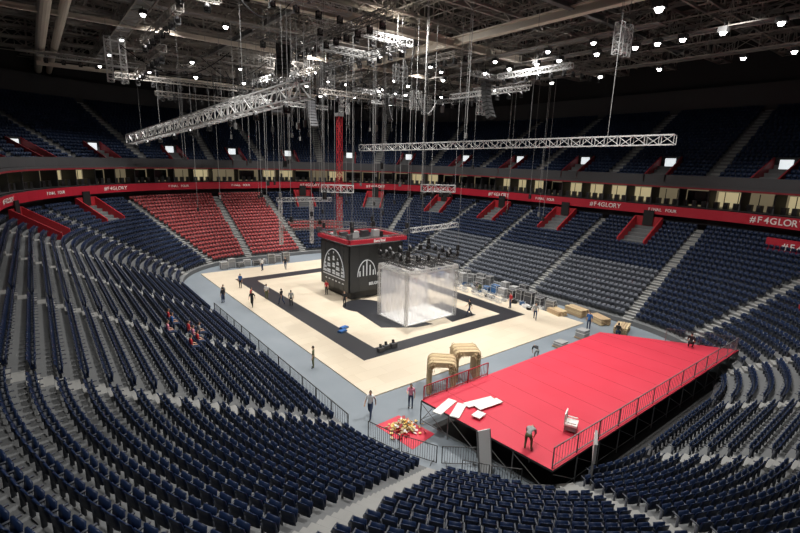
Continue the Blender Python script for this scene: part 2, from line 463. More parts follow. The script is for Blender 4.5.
def crowd_barrier(p,q):
    p=Vector((*p,0)); q=Vector((*q,0)); mb=MB(); u=Vector((0,0,1)); d=(q-p).normalized(); s=Vector((-d.y,d.x,0))
    for (e,f) in [(p+u*.12,q+u*.12),(p+u*1.1,q+u*1.1),(p+u*.12,p+u*1.1),(q+u*.12,q+u*1.1)]: mb.tube(e,f,.026,'dsteel',6)
    n=int((q-p).length/.13)
    for i in range(1,n):
        w=p.lerp(q,i/n); mb.tube(w+u*.12,w+u*1.1,.010,'dsteel',4)
    for w in (p.lerp(q,.12),p.lerp(q,.88)):
        mb.tube(w+u*.12,w+s*.3,.018,'dsteel',5); mb.tube(w+u*.12,w-s*.3,.018,'dsteel',5); mb.tube(w+s*.3,w+s*.3+u*.01,.03,'dsteel',5)
    mb.build("crowd_barrier")
for (p,q) in [((13.3,19.3),(13.9,17.2)),((14.0,17.1),(14.9,15.3)),((15.1,15.1),(16.6,13.9)),((15.15,13.7),(15.95,12.65)),((16.0,12.55),(17.0,11.5))]:
    crowd_barrier(p,q)

# ------------------------------------------------------------------ stuff on stage
mb=MB()
for i,(x,y,a,l) in enumerate([(17.3,17.3,.3,1.9),(17.6,16.5,.5,1.6),(19.3,16.4,-.2,2.0),(19.5,15.9,-.1,1.8),(18.1,15.4,.2,.7)]):
    mb.box((x,y,hP+.03+.03*i),(l,.55,.05),'paper',a)
mb.build("white_panel_stack")
mb=MB(); cx,cy=21.2,11.6
R=Matrix.Rotation(.4,3,'Z')
def lp(x,y,z): v=R@Vector((x,y,z)); return (cx+v.x,cy+v.y,hP+v.z)
mb.box(lp(0,0,.45),(.75,.65,.10),'paper',.4); mb.box(lp(0,.30,.75),(.75,.07,.6),'paper',.4)
mb.box(lp(0,0,.27),(.65,.55,.28),'shirtg',.4)
for sx in(-.34,.34):
    for sy in(-.28,.28): mb.tube(lp(sx,sy,0),lp(sx,sy,.45),.025,'steel')
    mb.box(lp(sx,0,.62),(.06,.55,.05),'paper',.4)
mb.build("padded_armchair")
mb=MB(); mb.box((19.4,9.3,2.6),(1.3,.12,1.0),'shirtg',.5); mb.box((19.4,9.3,2.6),(1.15,.14,.85),'paper',.5)
for s in (-.5,.5): mb.tube((19.4+s*math.cos(.5),9.3+s*math.sin(.5),0),(19.4+s*math.cos(.5),9.3+s*math.sin(.5),2.1),.04,'steel')
mb.build("white_sign_board")
mb=MB(); 
R=Matrix.Rotation(.6-.9,3,'Z')@Matrix.Rotation(-.22,3,'X')
mb.box((16.3,13.3,1.22),(.75,.08,2.4),'shirtw',R=R); 
for s in(-.36,.36): mb.box(Vector((16.3,13.3,1.22))+R@Vector((s,0,0)),(.05,.11,2.4),'steel',R=R)
mb.tube((16.4,13.5,1.9),(16.8,14.0,0),.03,'steel'); mb.build("grey_scenery_panel")
mb=MB(); mb.prism([(14.4,20.1),(16.2,20.2),(16.7,17.4),(14.7,17.0)],0,.02,'carpet'); mb.build("red_carpet_offcut")
mb=MB()
for i in range(280):
    r=abs(random.gauss(0,.42)); a=random.random()*6.28; x=15.55+r*math.cos(a)*1.15; y=18.9+r*math.sin(a)
    z=.06+max(0,.5-.6*r)*random.random()
    k=random.choice(['amber','yel','paper','red','straw','wood','yel'])
    R=Euler((random.uniform(-.6,.6),random.uniform(-.6,.6),random.random()*3)).to_matrix()
    mb.box((x,y,z+.04),(random.uniform(.12,.32),random.uniform(.06,.18),random.uniform(.02,.06)),k,R=R)
mb.build("rubbish_heap")

# padded tunnel arches
def tunnel(x,y,rz,w=1.9,h=2.35,d=1.6):
    mb=MB(); R=Matrix.Rotation(rz,3,'Z')
    def prof(w,h):
        pts=[(-w/2,0)]
        r=min(.35,w*.3)
        for i in range(7):
            a=math.pi-i*math.pi/12; pts.append((-w/2+r+r*math.cos(a),h-r+r*math.sin(a)))
        for i in range(7):
            a=math.pi/2-i*math.pi/12; pts.append((w/2-r+r*math.cos(a),h-r+r*math.sin(a)))
        pts.append((w/2,0)); return pts
    rings=6
    O=[];I=[]
    for j in range(rings+1):
        yy=-d/2+d*j/rings; bulge=.05*(j%2)
        O.append([R@Vector((p[0]*(1+bulge/w*2),yy,p[1]*(1+bulge/h)))+Vector((x,y,.0)) for p in prof(w,h)])
        I.append([R@Vector((p[0],yy,p[1]))+Vector((x,y,.0)) for p in prof(w-.6,h-.35)])
    n=len(O[0])
    for j in range(rings):
        for i in range(n-1):
            mb.poly([O[j][i],O[j][i+1],O[j+1][i+1],O[j+1][i]],'straw'); mb.poly([I[j][i+1],I[j][i],I[j+1][i],I[j+1][i+1]],'wood')
    for j in (0,rings):
        for i in range(n-1): mb.poly([O[j][i],O[j][i+1],I[j][i+1],I[j][i]],'straw')
        for s_ in range(0,n-1,2):
            mb.tube((O[j][s_]+I[j][s_])/2,(O[j][s_+1]+I[j][s_+1])/2,.07,'straw',5)
        for q in range(150):
            i=random.randrange(n-1); u=random.random(); v=random.random()
            a=O[j][i].lerp(O[j][i+1],u).lerp(I[j][i].lerp(I[j][i+1],u),v); dd=Vector((random.gauss(0,.07),random.gauss(0,.07),random.gauss(-.05,.09)))+(R@Vector((0,(-.1 if j==0 else .1),0)))
            if (a+dd).z>.03: mb.tube(a,a+dd,.018,random.choice(['straw','wood']),3)
    for j in range(1,rings):
        for i in range(n-1): mb.tube(O[j][i],O[j][i+1],.03,'wood',4)
    mb.build("padded_tunnel_arch")
tunnel(20.7,21.2,-.75); tunnel(23.4,21.6,-.55)

# ------------------------------------------------------------------ video cube
vc=empty("video_cube")
mb=MB(); ax,bx,ay,by,za,zb=26,33.3,41.8,48,1.0,6.3
cx,cy=(ax+bx)/2,(ay+by)/2
mb.box((cx,cy,(za+zb)/2),(bx-ax,by-ay,zb-za),'black')
mb.box((ax-.05,cy,(za+zb)/2),(.1,by-ay-.1,zb-za-.1),'screen'); mb.box((cx,ay-.05,(za+zb)/2),(bx-ax-.1,.1,zb-za-.1),'screen')
mb.box((cx,cy,.55),(bx-ax-1,by-ay-1,.9),'dsteel')
for i in range(7):
    y=ay+.05+(by-ay-.1)*i/6; mb.box((ax-.11,y,(za+zb)/2),(.02,.025,zb-za-.1),'dsteel')
    x=ax+.05+(bx-ax-.1)*i/6; mb.box((x,ay-.11,(za+zb)/2),(.025,.02,zb-za-.1),'dsteel')
body=mb.build("body",vc)
mb=MB(); xs=ax-.13
def gl(y0,z0,y1,z1,k='graph'): mb.box((xs,(y0+y1)/2,(z0+z1)/2),(.02,abs(y1-y0),abs(z1-z0)),k)
for (yc,w,h) in [(46.9,.55,1.5),(46.1,.75,2.3),(45,.6,2.7),(44.1,.8,2.0),(43.1,.55,1.3)]:
    for i in range(10):
        f=i/10; ww=w*(1-f*f)
        if i%3!=2: gl(yc-ww/2,2.6+h*f,yc+ww/2,2.6+h*f+h/13)
gl(42.6,2.3,47.4,2.4)
for i in range(6): gl(42.8+i*.75,1.8,42.8+i*.75+.35,1.92)
for i in range(24):
    a=math.pi*i/24; b=math.pi*(i+1)/24
    mb.tube((xs,45+2.3*math.cos(a),2.6+2.9*math.sin(a)),(xs,45+2.3*math.cos(b),2.6+2.9*math.sin(b)),.05,'graph')
ys=ay-.13
for i in range(24):
    a=math.pi*i/24; b=math.pi*(i+1)/24
    mb.tube((28.2+1.2*math.cos(a),ys,2.8+1.8*math.sin(a)),(28.2+1.2*math.cos(b),ys,2.8+1.8*math.sin(b)),.05,'graph')
for i in range(5): mb.box((27.3+i*.45,ys,3.1+.3*(2-abs(i-2))),(.14,.02,.6+.6*(2-abs(i-2))),'graph')
mb.build("screen_graphic",vc)
text("GLORY",(31.2,ay-.13,3.6),(math.pi/2,0,0),.9,'graph',"screen_text",vc)
text("FINAL FOUR",(31.0,ay-.13,2.8),(math.pi/2,0,0),.5,'graph',"screen_text",vc)
text("BELGRADE",(29.6,ay-.13,1.8),(math.pi/2,0,0),.45,'graph',"screen_text",vc)
mb=MB()
fr=[(ax-.2,ay-.3),(bx+.2,ay-.3),(bx+.2,by+.2),(ax-.2,by+.2)]
for j in range(4):
    a=fr[j]; b=fr[(j+1)%4]
    mb.truss((*a,7.0),(*b,7.0),.4,.4,.6,'steel'); 
    m=((a[0]+b[0])/2,(a[1]+b[1])/2); L=math.hypot(b[0]-a[0],b[1]-a[1]); rz=math.atan2(b[1]-a[1],b[0]-a[0])
    mb.box((m[0],m[1],6.75),(L,.45,.42),'ribbon' if j in(0,3) else 'red',rz)
mb.truss((33.6,40.6,7.7),(40,39.6,8.1),.5,.5,.6,'alu')
mb.truss((31,46,7.9),(22.5,50,8.3),.4,.4,.6,'steel')
for i in range(5): mb.box((ax+.6+i*1.5,by-1.5+.2*math.sin(i*3),6.7),(.9,.6,.8),'case' if i%2 else 'shirtg')
for p in fr: mb.box((*p,7.4),(.5,.5,.5),'case')
mb.build("header_truss",vc)
text("EuroFinal",(29.6,ay-.56,6.75),(math.pi/2,0,0),.42,'white',"header_text",vc)

# ------------------------------------------------------------------ curtained light box
cb=empty("curtain_box")
mb=MB(); ax,bx,ay,by,h=26.2,32.6,32.0,36.4,5.3
for (x,y) in [(ax,ay),(bx,ay),(bx,by),(ax,by)]:
    mb.truss((x,y,.09),(x,y,h),.22,.22,.5,'alu',.03,.012)
for (p,q) in [((ax,ay),(bx,ay)),((bx,ay),(bx,by)),((bx,by),(ax,by)),((ax,by),(ax,ay))]:
    mb.truss((*p,h),(*q,h),.3,.3,.5,'alu',.035,.02)
    mb.truss((*p,h+.9),(*q,h+.9),.3,.3,.5,'dsteel',.03,.018)
for i in range(5):
    x=ax+(bx-ax)*(i+.5)/5; mb.truss((x,ay,h+.4),(x,by,h+.4),.3,.3,.6,'dsteel')
mb.box(((ax+bx)/2,(ay+by)/2,.14),(bx-ax,by-ay,.1),'paper')
mb.build("frame",cb)
def curtain(p,q,z0,z1,name):
    mb=MB(); p=Vector((*p,0)); q=Vector((*q,0)); L=(q-p).length; d=(q-p)/L; s=Vector((-d.y,d.x,0)); n=int(L/.12); pr=None
    for i in range(n+1):
        w=p+d*L*i/n+s*(.03*math.sin(i*1.3)+.02*math.sin(i*.37))
        if pr is not None: mb.poly([pr+Vector((0,0,z0)),w+Vector((0,0,z0)),w+Vector((0,0,z1)),pr+Vector((0,0,z1))],'curtain')
        pr=w
    mb.build(name,cb)
curtain((ax+.1,ay+.15),(bx-.1,ay+.15),.2,h-.2,"curtain_a"); curtain((ax+.15,ay+.1),(ax+.15,by-.1),.2,h-.2,"curtain_b")
curtain((ax+.1,by-.15),(bx-.1,by-.15),.2,h-.2,"curtain_d")
def moving_head(mb,x,y,z,a=0):
    mb.box((x,y,z),(.4,.3,.14),'black',a); 
    for s in(-.2,.2): mb.box((x+s*math.cos(a),y+s*math.sin(a),z+.25),(.06,.18,.4),'black',a)
    mb.tube((x-.05,y-.12,z+.22),(x+.05,y+.18,z+.5),.16,'case',8,.13,True)
mb=MB()
for i in range(6):
    for yy in (ay,by):
        moving_head(mb,ax+(bx-ax)*i/5,yy,h+1.15,random.random())
for i in range(1,4): moving_head(mb,ax,ay+(by-ay)*i/4,h+1.15,1.2); moving_head(mb,bx,ay+(by-ay)*i/4,h+1.15,1.2)
mb.build("moving_heads",cb)

# ------------------------------------------------------------------ rigging
def cable(mb,x,y,z0,z1=33,r=.022): mb.tube((x,y,z0),(x,y,z1),r,'cable',3)
mb=MB(); mb.truss((30.5,51.5,0.09),(30.5,51.5,20.6),.5,.5,.8,'red',.05,.03); mb.box((30.5,51.5,.3),(1.6,1.6,.4),'dsteel'); mb.box((30.5,51.5,20.8),(.8,.8,.4),'steel'); mb.build("red_lattice_mast")
mb=MB(); mb.truss((25.5,47,12.2),(28.5,45,12.2),.7,.8,.7,'alu',.05,.03); 
for i in range(4): moving_head(mb,25.8+.75*i,46.8-.5*i,11.4)
cable(mb,25.5,47,12.5); cable(mb,28.5,45,12.5); mb.build("lighting_truss")
mb=MB(); mb.truss((31.6,36.8,12.8),(34.5,34.8,12.8),.7,.7,.7,'alu',.05,.03)
for i in range(4): moving_head(mb,31.8+.75*i,36.6-.5*i,12.0)
cable(mb,31.6,36.8,13); cable(mb,34.5,34.8,13); mb.build("lighting_truss")
mb=MB(); A=Vector((15,30,20.0)); B=Vector((10.4,70,17.2)); mb.truss(A,B,1.1,1.1,1.3,'alu',.07,.045)
for i in range(6):
    p=A.lerp(B,(i+.3)/6); cable(mb,p.x,p.y,p.z+.5)
for i in range(9):
    p=A.lerp(B,(i+.5)/9); moving_head(mb,p.x,p.y,p.z-1.2)
mb.build("hanging_box_truss")
mb=MB(); A=Vector((29.8,45.5,16.8)); B=Vector((34.2,13.9,17.4)); mb.truss(A,B,.6,.65,.9,'alu',.045,.026)
for i in range(5):
    p=A.lerp(B,(i+.3)/5); cable(mb,p.x,p.y,p.z+.4)
mb.build("hanging_box_truss")
mb=MB()
for (x,y) in [(24,55),(27.8,54)]: mb.truss((x,y,4.6),(x,y,10.2),.35,.35,.6,'alu',.035,.022); cable(mb,x,y,10.3)
mb.truss((23.6,55.1,10.3),(30.4,53.4,10.3),.45,.45,.6,'alu',.035,.022); mb.truss((24,55,6.5),(27.8,54,6.5),.3,.3,.6,'steel',.03,.02)
mb.build("truss_portal")
mb=MB()
for (x,y) in [(26,41.3),(33.5,41.3),(33.5,48.4),(26,48.4),(28,44.5),(31,44.5)]: cable(mb,x,y,7.4); mb.box((x,y,8.2),(.3,.3,.6),'black')
for (x,y) in [(26.2,32),(32.6,32),(32.6,36.4),(26.2,36.4),(29.4,34)]: cable(mb,x,y,6.4); mb.box((x,y,7.2),(.25,.25,.5),'black')
for i in range(80):
    x=random.uniform(14,46); y=random.uniform(28,66); z=random.choice([9,10,12,13,15,18,20,22]); cable(mb,x,y,z,33,.02); mb.box((x,y,z),(.22,.22,.5),random.choice(['black','steel','black']))
mb.build("chain_hoist_cables")
mb=MB()
for i in range(38):
    x=random.uniform(8,54); y=random.uniform(32,78); z=random.uniform(23.5,27.3); L=random.uniform(6,16); k=random.choice(['rsteel','steel','rsteel','alu'])
    if i%2: a,b=(x-L/2,y,z),(x+L/2,y,z)
    else: a,b=(x,y-L/2,z),(x,y+L/2,z)
    mb.truss(a,b,.55,.55,.8,k,.045,.025)
    for s in (.1,.9):
        p=Vector(a).lerp(Vector(b),s); cable(mb,p.x,p.y,p.z)
    for q in range(int(L/1.6)):
        p=Vector(a).lerp(Vector(b),(q+.5)/int(L/1.6)); moving_head(mb,p.x,p.y,p.z-.95)
for i in range(18):
    x=random.uniform(12,46); y=random.uniform(34,70); z=random.uniform(24,29)
    x2=x+random.uniform(-9,9); y2=y+random.uniform(-9,9); pr=Vector((x,y,z))
    for j in range(1,13):
        u=j/12; q=Vector((x+(x2-x)*u,y+(y2-y)*u,z-2.2*math.sin(math.pi*u))); mb.tube(pr,q,.05,'black',4); pr=q
mb.build("rigging_grid")

# roof steel -----------------------------------------------------------
mb=MB()
for y in np.arange(12,104,7.0): mb.truss((-18,y,31),(76,y,31),1.4,2.6,2.8,'rsteel',.16,.08)
for x in np.arange(-12,76,9.0): mb.truss((x,6,31.8),(x,104,31.8),1.0,1.6,3,'rsteel',.12,.07)
for x in np.arange(-6,70,4): mb.tube((x,30,30),(x,100,30),.07,'rsteel')
for y in np.arange(30,100,5): mb.tube((-10,y,29.3),(70,y,29.3),.06,'rsteel')
mb.build("roof_truss_grid")
mb=MB()
def ibeam(a,b,w,h,k='beam'):
    a=Vector(a); b=Vector(b); c=(a+b)/2; L=(b-a).length; rz=math.atan2(b.y-a.y,b.x-a.x)
    mb.box(c,(L,.12,h),k,rz); mb.box(c+Vector((0,0,h/2)),(L,w,.12),k,rz); mb.box(c-Vector((0,0,h/2)),(L,w,.12),k,rz)
ibeam((37.5,14,28.2),(37.5,60,28.2),.7,.7); ibeam((-4,39,28),(62,39,28),.6,.7); ibeam((2,80,26.6),(50,80,26.6),.3,.4)
ibeam((20,30,28.5),(20,95,28.5),.35,.4,'steel'); ibeam((-4,56,27.8),(60,56,27.8),.3,.35,'beam'); ibeam((14,25,28.6),(62,25,28.6),.5,.5,'steel')
mb.build("roof_beams")
mb=MB()
for (x,r) in [(2.4,.5),(3.8,.38)]: mb.tube((x,42,27.8),(x,104,27.8),r,'beam',12,None,True)
for y in range(45,104,5): mb.box((3.1,y,28.4),(3.2,.15,.1),'steel')
mb.build("ventilation_ducts")
def lamp(mb,x,y,z,ax=0,big=1.0):
    R=Euler((ax,0,0)).to_matrix(); s=big*1.25
    mb.box((x,y,z),(.5*s,.5*s,.3*s),'dsteel',R=R); mb.tube((x,y,z+.1),(x,y,z+.9),.03,'dsteel')
    c=Vector((x,y,z))-R@Vector((0,0,.15*s)); mb.tube(c,c-R@Vector((0,0,.16*s)),.2*s,'lampe',10,.12*s,True)
def catwalk(mb,a,b):
    mb.truss(a,b,1.4,1.3,2.2,'rsteel',.07,.04)
    a=Vector(a);b=Vector(b);c=(a+b)/2;L=(b-a).length; mb.box(c-Vector((0,0,.6)),(L,1.2,.05),'steel',math.atan2(b.y-a.y,b.x-a.x))
mb=MB(); catwalk(mb,(49,8,28.2),(49,85,28.2)); catwalk(mb,(9,30,28.4),(9,90,28.4)); catwalk(mb,(0,74,27.6),(62,74,27.6)); catwalk(mb,(6,48,28.6),(62,48,28.6)); catwalk(mb,(56,12,27.5),(56,80,27.5)); catwalk(mb,(43,20,28.0),(43,80,28.0)); catwalk(mb,(10,64,27.8),(62,64,27.8))
mb.build("catwalks")
mb=MB()
for y in (13,17,20.2,22.4,24.5,28.5,33,36,40,44,52,60,68): lamp(mb,48,y,27.2,0,1.1)
for y in (14,18,26,33,40,50,62): lamp(mb,57,y,26.6)
for x in (14,20,27,33,41,47,54): lamp(mb,x,74,26.6,0,1.1)
for x in (17,23,30,36,39,46,51): lamp(mb,x,64,26.8,0,.9)
for y in (26,31,38,47,57): lamp(mb,43,y,27,0,.9)
for y in (48,60,70,80): lamp(mb,9,y,27.3,0,.9)
for x in (16,24,34,42): lamp(mb,x,48,27.6,0,.9)
for (x,y) in [(30,62),(31.5,62),(44,58),(46,58),(38,70),(52,70)]: lamp(mb,x,y,25.5,.2,1)
lamp(mb,37,17.5,27,0,1.3)
mb.build("floodlight_fixtures")
def tower(x,y,z,h,k='alu'):
    mb=MB(); mb.truss((x-.6,y,z),(x-.6,y,z-h),.5,.5,.6,k,.04,.022); mb.truss((x+.6,y,z),(x+.6,y,z-h),.5,.5,.6,k,.04,.022)
    for i in range(4): mb.box((x,y,z-.3-(h-.6)*i/3),(1.6,.3,.1),k)
    for s in(-.6,.6): cable(mb,x+s,y,z)
    mb.build("hanging_light_tower")
for a in [(7.4,53.5,26,4,'alu'),(35.6,19.2,25.8,2.2,'alu'),(28,50,26,2.5,'steel'),(50,46,25,3,'alu'),(22,60,26,3,'steel'),(40,66,25.5,3,'alu'),(16,75,26,3,'steel'),(52,60,26,3,'alu'),(34,44,26,2,'steel'),(43,52,25,2.5,'alu')]: tower(*a)
def line_array(x,y,z,n,rz):
    mb=MB()
    for i in range(n):
        R=Matrix.Rotation(rz,3,'Z')@Matrix.Rotation(-.06*i,3,'X')
        off=Matrix.Rotation(rz,3,'Z')@Vector((0,-.012*i*i,0))
        mb.box(Vector((x,y,z-.4*i))+off,(1.3,.55,.36),'black',R=R); mb.box(Vector((x,y,z-.4*i))+off+R@Vector((0,-.28,0)),(1.1,.03,.28),'case',R=R)
    mb.box((x,y,z+.4),(1.2,.8,.12),'steel',rz)
    cable(mb,x-.4,y,z+.4); cable(mb,x+.4,y,z+.4); mb.build("line_array_speaker")
line_array(38.5,35,23.5,9,.3); line_array(24,55,23.5,8,-.5); line_array(20,44,26,8,-.8); line_array(41,56,24,8,.8); line_array(31,60,23,9,0)

# ------------------------------------------------------------------ equipment round the court
def flight_case(x,y,rz,w,d,h,k='case'):
    mb=MB(); z=.1
    mb.box((x,y,z+h/2),(w,d,h),k,rz)
    R=Matrix.Rotation(rz,3,'Z')
    for sx in(-1,1):
        for sy in(-1,1):
            p=R@Vector((sx*w/2,sy*d/2,0)); mb.tube((x+p.x,y+p.y,z),(x+p.x,y+p.y,z+h),.03,'alu')
            mb.tube((x+p.x*.8,y+p.y*.8,0),(x+p.x*.8,y+p.y*.8,z),.06,'black',8)
    for zz in (z,z+h,z+h*.7):
        c=[R@Vector((sx*w/2,sy*d/2,0)) for sx,sy in((-1,-1),(1,-1),(1,1),(-1,1))]
        for j in range(4): mb.tube((x+c[j].x,y+c[j].y,zz),(x+c[(j+1)%4].x,y+c[(j+1)%4].y,zz),.02,'alu')
    mb.build("flight_case")
random.seed(11)
for row in range(3):
    y=27.4+row*.4
    while y<58:
        x=42.7+row*.85+random.uniform(-.15,.15)
        if random.random()<.85 and x<44.7: flight_case(x,y,random.uniform(-.2,.2),random.uniform(.55,.8),random.uniform(.7,1.1),random.uniform(.5,1.5),random.choice(['case','case','steel','shirtg','shirtg','steel','blue','steel','case']))
        y+=random.uniform(1.15,1.5)
for i in range(9):
    flight_case(19.5+i*1.15,64.4+.5*(i%2),random.uniform(-.3,.3),.95,.7,random.uniform(.6,1.4),random.choice(['case','shirtg','steel']))
def lumber(x,y,rz,n,L):
    mb=MB(); R=Matrix.Rotation(rz,3,'Z')
    for i in range(n):
        for j in range(5):
            p=R@Vector((random.uniform(-.06,.06),(j-2)*.24,0)); mb.box((x+p.x,y+p.y,.12+i*.13),(L,.2,.11),random.choice(['wood','straw','wood']),rz+random.uniform(-.02,.02))
    for s in(-.35,.35):
        p=R@Vector((s*L,0,0)); mb.box((x+p.x,y+p.y,.04),(.1,1.2,.07),'wood',rz)
    mb.build("lumber_stack")
lumber(43.0,19.6,.3,5,2.2); lumber(43.9,25.0,1.4,6,2.2); lumber(42.3,26.3,1.3,4,1.8); lumber(43.6,22.3,1.2,5,2)
mb=MB()
for i in range(60):
    x=random.uniform(42.15,42.35) if i%2 else random.uniform(40.6,42.2); y=random.uniform(28,50); z=.12
    n=10; r=random.uniform(.2,.4); k=random.choice(['black','shirtg','alu','white','blue'])
    for l in range(3):
        for j in range(n):
            a=j*2*math.pi/n;b=(j+1)*2*math.pi/n; mb.tube((x+r*math.cos(a),y+r*math.sin(a),z+l*.09),(x+r*math.cos(b),y+r*math.sin(b),z+l*.09),.05,k,4)
mb.build("cable_coils")
mb=MB()
for i in range(10):
    y=32+i*2.6; L=random.uniform(1.5,2.4)
    mb.truss((39.9,y,.35),(39.9+random.uniform(-.2,.2),y+L,.35),.4,.4,.5,'alu',.03,.02)
mb.build("stacked_truss_sections")
for (x,y,h) in [(38.2,20.9,.7),(34.6,20.8,.4)]:
    mb=MB(); 
    for s in(-.45,0,.45): mb.box((x+s,y,.06),(.1,1.0,.1),'wood')
    for s in np.arange(-.45,.5,.18): mb.box((x,y+s,.13),(1.1,.12,.03),'wood')
    mb.box((x,y,.15+h/2),(.95,.85,h),'shirtg'); mb.box((x,y,.15+h*.6),(.97,.87,.06),'paper'); mb.build("wrapped_pallet")

# ------------------------------------------------------------------ people
def figure(name,loc,rz,pose,top,bot,scale=1.0,hair='hair'):
    J={'pel':(0,0,.95),'sp':(0,.0,1.15),'ch':(0,0,1.36),'nk':(0,0,1.50),'hd':(0,.02,1.62),'ht':(0,.01,1.75),
       'sl':(-.19,0,1.43),'el':(-.25,-.02,1.14),'wl':(-.26,.06,.90),'hl':(-.26,.08,.81),
       'sr':(.19,0,1.43),'er':(.25,-.02,1.14),'wr':(.26,.06,.90),'hr':(.26,.08,.81),
       'pl':(-.10,0,.92),'kl':(-.11,.02,.50),'al':(-.11,-.02,.09),'tl':(-.12,.15,.04),
       'pr':(.10,0,.92),'kr':(.11,.02,.50),'ar':(.11,-.02,.09),'tr':(.12,.15,.04)}
    if pose=='walk':
        J.update({'kl':(-.10,.20,.53),'al':(-.10,.26,.10),'tl':(-.10,.42,.06),'kr':(.10,-.06,.50),'ar':(.10,-.34,.16),'tr':(.10,-.24,.04),
                  'el':(-.26,-.15,1.17),'wl':(-.26,-.18,.93),'hl':(-.26,-.17,.85),'er':(.26,.10,1.15),'wr':(.24,.28,1.0),'hr':(.24,.35,.95)})
    if pose=='bend':
        J.update({'pel':(0,-.15,.90),'sp':(0,.05,1.02),'ch':(0,.26,1.06),'nk':(0,.40,1.05),'hd':(0,.50,1.0),'ht':(0,.62,.95),
          'sl':(-.19,.33,1.03),'el':(-.22,.38,.76),'wl':(-.14,.45,.52),'hl':(-.12,.47,.43),'sr':(.19,.33,1.03),'er':(.22,.40,.76),'wr':(.14,.5,.54),'hr':(.12,.52,.45),
          'pl':(-.11,-.15,.87),'kl':(-.14,.02,.48),'al':(-.15,-.08,.09),'tl':(-.16,.10,.04),'pr':(.11,-.15,.87),'kr':(.14,.04,.48),'ar':(.15,-.05,.09),'tr':(.16,.13,.04)})
    if pose=='sit':
        dz=-.45
        for k in ('pel','sp','ch','nk','hd','ht','sl','el','sr','er'): J[k]=(J[k][0],J[k][1],J[k][2]+dz)
        J.update({'wl':(-.18,.22,.66),'hl':(-.14,.30,.62),'wr':(.18,.22,.66),'hr':(.14,.30,.62),'pl':(-.10,.02,.47),'kl':(-.12,.44,.47),'al':(-.12,.42,.09),'tl':(-.12,.58,.04),
                  'pr':(.10,.02,.47),'kr':(.12,.44,.47),'ar':(.12,.42,.09),'tr':(.12,.58,.04)})
    if pose=='crouch':
        dz=-.50
        for k in ('pel','sp','ch','nk','hd','ht','sl','el','sr','er'): J[k]=(J[k][0],J[k][1]+(.15 if k not in('pel',) else 0),J[k][2]+dz)
        J.update({'wl':(-.15,.45,.45),'hl':(-.13,.50,.38),'wr':(.15,.45,.45),'hr':(.13,.50,.38),'pl':(-.10,.0,.42),'kl':(-.16,.38,.52),'al':(-.14,.12,.09),'tl':(-.15,.28,.04),
                  'pr':(.10,.0,.42),'kr':(.16,.38,.52),'ar':(.14,.12,.09),'tr':(.15,.28,.04)})
    if pose=='reach':
        J.update({'er':(.25,.20,1.28),'wr':(.20,.44,1.30),'hr':(.19,.53,1.32)})
    Rd={'pel':.135,'sp':.125,'ch':.15,'nk':.058,'hd':.088,'ht':.06,'sl':.075,'el':.052,'wl':.034,'hl':.038,'sr':.075,'er':.052,'wr':.034,'hr':.038,
        'pl':.10,'kl':.068,'al':.048,'tl':.04,'pr':.10,'kr':.068,'ar':.048,'tr':.04}
    E=[('pel','sp'),('sp','ch'),('ch','nk'),('nk','hd'),('hd','ht'),('ch','sl'),('sl','el'),('el','wl'),('wl','hl'),('ch','sr'),('sr','er'),('er','wr'),('wr','hr'),
       ('pel','pl'),('pl','kl'),('kl','al'),('al','tl'),('pel','pr'),('pr','kr'),('kr','ar'),('ar','tr')]
    keys=list(J); V=[Vector(J[k]) for k in keys]; R=[Rd[k] for k in keys]; EE=[(keys.index(a),keys.index(b)) for a,b in E]
    bones=[(Vector(J[a]),Vector(J[b]),c) for a,b,c in [('pel','sp',top),('sp','ch',top),('ch','nk',top),('nk','hd','skin'),('hd','ht','skin'),('ch','sl',top),('ch','sr',top),('sl','el',top),('sr','er',top),
        ('el','wl','skin'),('er','wr','skin'),('wl','hl','skin'),('wr','hr','skin'),('pel','pl',bot),('pel','pr',bot),('pl','kl',bot),('pr','kr',bot),('kl','al',bot),('kr','ar',bot),('al','tl','black'),('ar','tr','black')]]
    for s_,h_,w_ in (('l','hl','wl'),('r','hr','wr')):
        hv=Vector(J[h_]); d=(hv-Vector(J[w_])).normalized(); sd=Vector((0,1,0)) if abs(d.z)>.7 else Vector((1,0,0))
        hi=keys.index(h_)
        for q,(u,l) in enumerate([(-.03,.062),(-.01,.075),(.01,.07),(.03,.055)]):
            b=len(V); V.append(hv+sd*u+d*(l*.7)); R.append(.009); EE.append((hi,b)); keys.append('f'); V.append(hv+sd*u*.95+d*l*1.15+Vector((0,0,0))); R.append(.008); keys.append('f'); EE.append((b,b+1))
        b=len(V); V.append(hv-sd*.055+d*.01); R.append(.010); keys.append('f'); EE.append((hi,b))
    me=bpy.data.meshes.new(name+"_sk"); me.from_pydata([tuple(v) for v in V],EE,[]); ob=bpy.data.objects.new("tmp",me); COL.objects.link(ob)
    md=ob.modifiers.new("s",'SKIN'); sk=me.skin_vertices[0].data
    for i,r in enumerate(R): sk[i].radius=(r,r*(.75 if keys[i] in('sp','ch','pel') else 1))
    for i in range(len(R)): sk[i].use_root=(i==0)
    md.use_smooth_shade=True; sb=ob.modifiers.new("d",'SUBSURF'); sb.levels=1; sb.render_levels=1
    dg=bpy.context.evaluated_depsgraph_get(); me2=bpy.data.meshes.new_from_object(ob.evaluated_get(dg)); bpy.data.objects.remove(ob)
    mb=MB(); mb.v=[tuple(v.co) for v in me2.vertices]
    for p in me2.polygons:
        c=p.center; best=None;bd=9
        for a,b,k in bones:
            ab=b-a; t=max(0,min(1,(c-a).dot(ab)/ab.length_squared)); dd=(c-a-ab*t).length
            if dd<bd: bd=dd;best=k
        mb.f.append(tuple(p.vertices)); mb.m.append(mb.mi(best))
    hd=Vector(J['hd']); up=(Vector(J['ht'])-hd).normalized(); fw=Vector((0,1,0)); fw=(fw-up*fw.dot(up))
    if fw.length<.1: fw=Vector((0,0,-1))
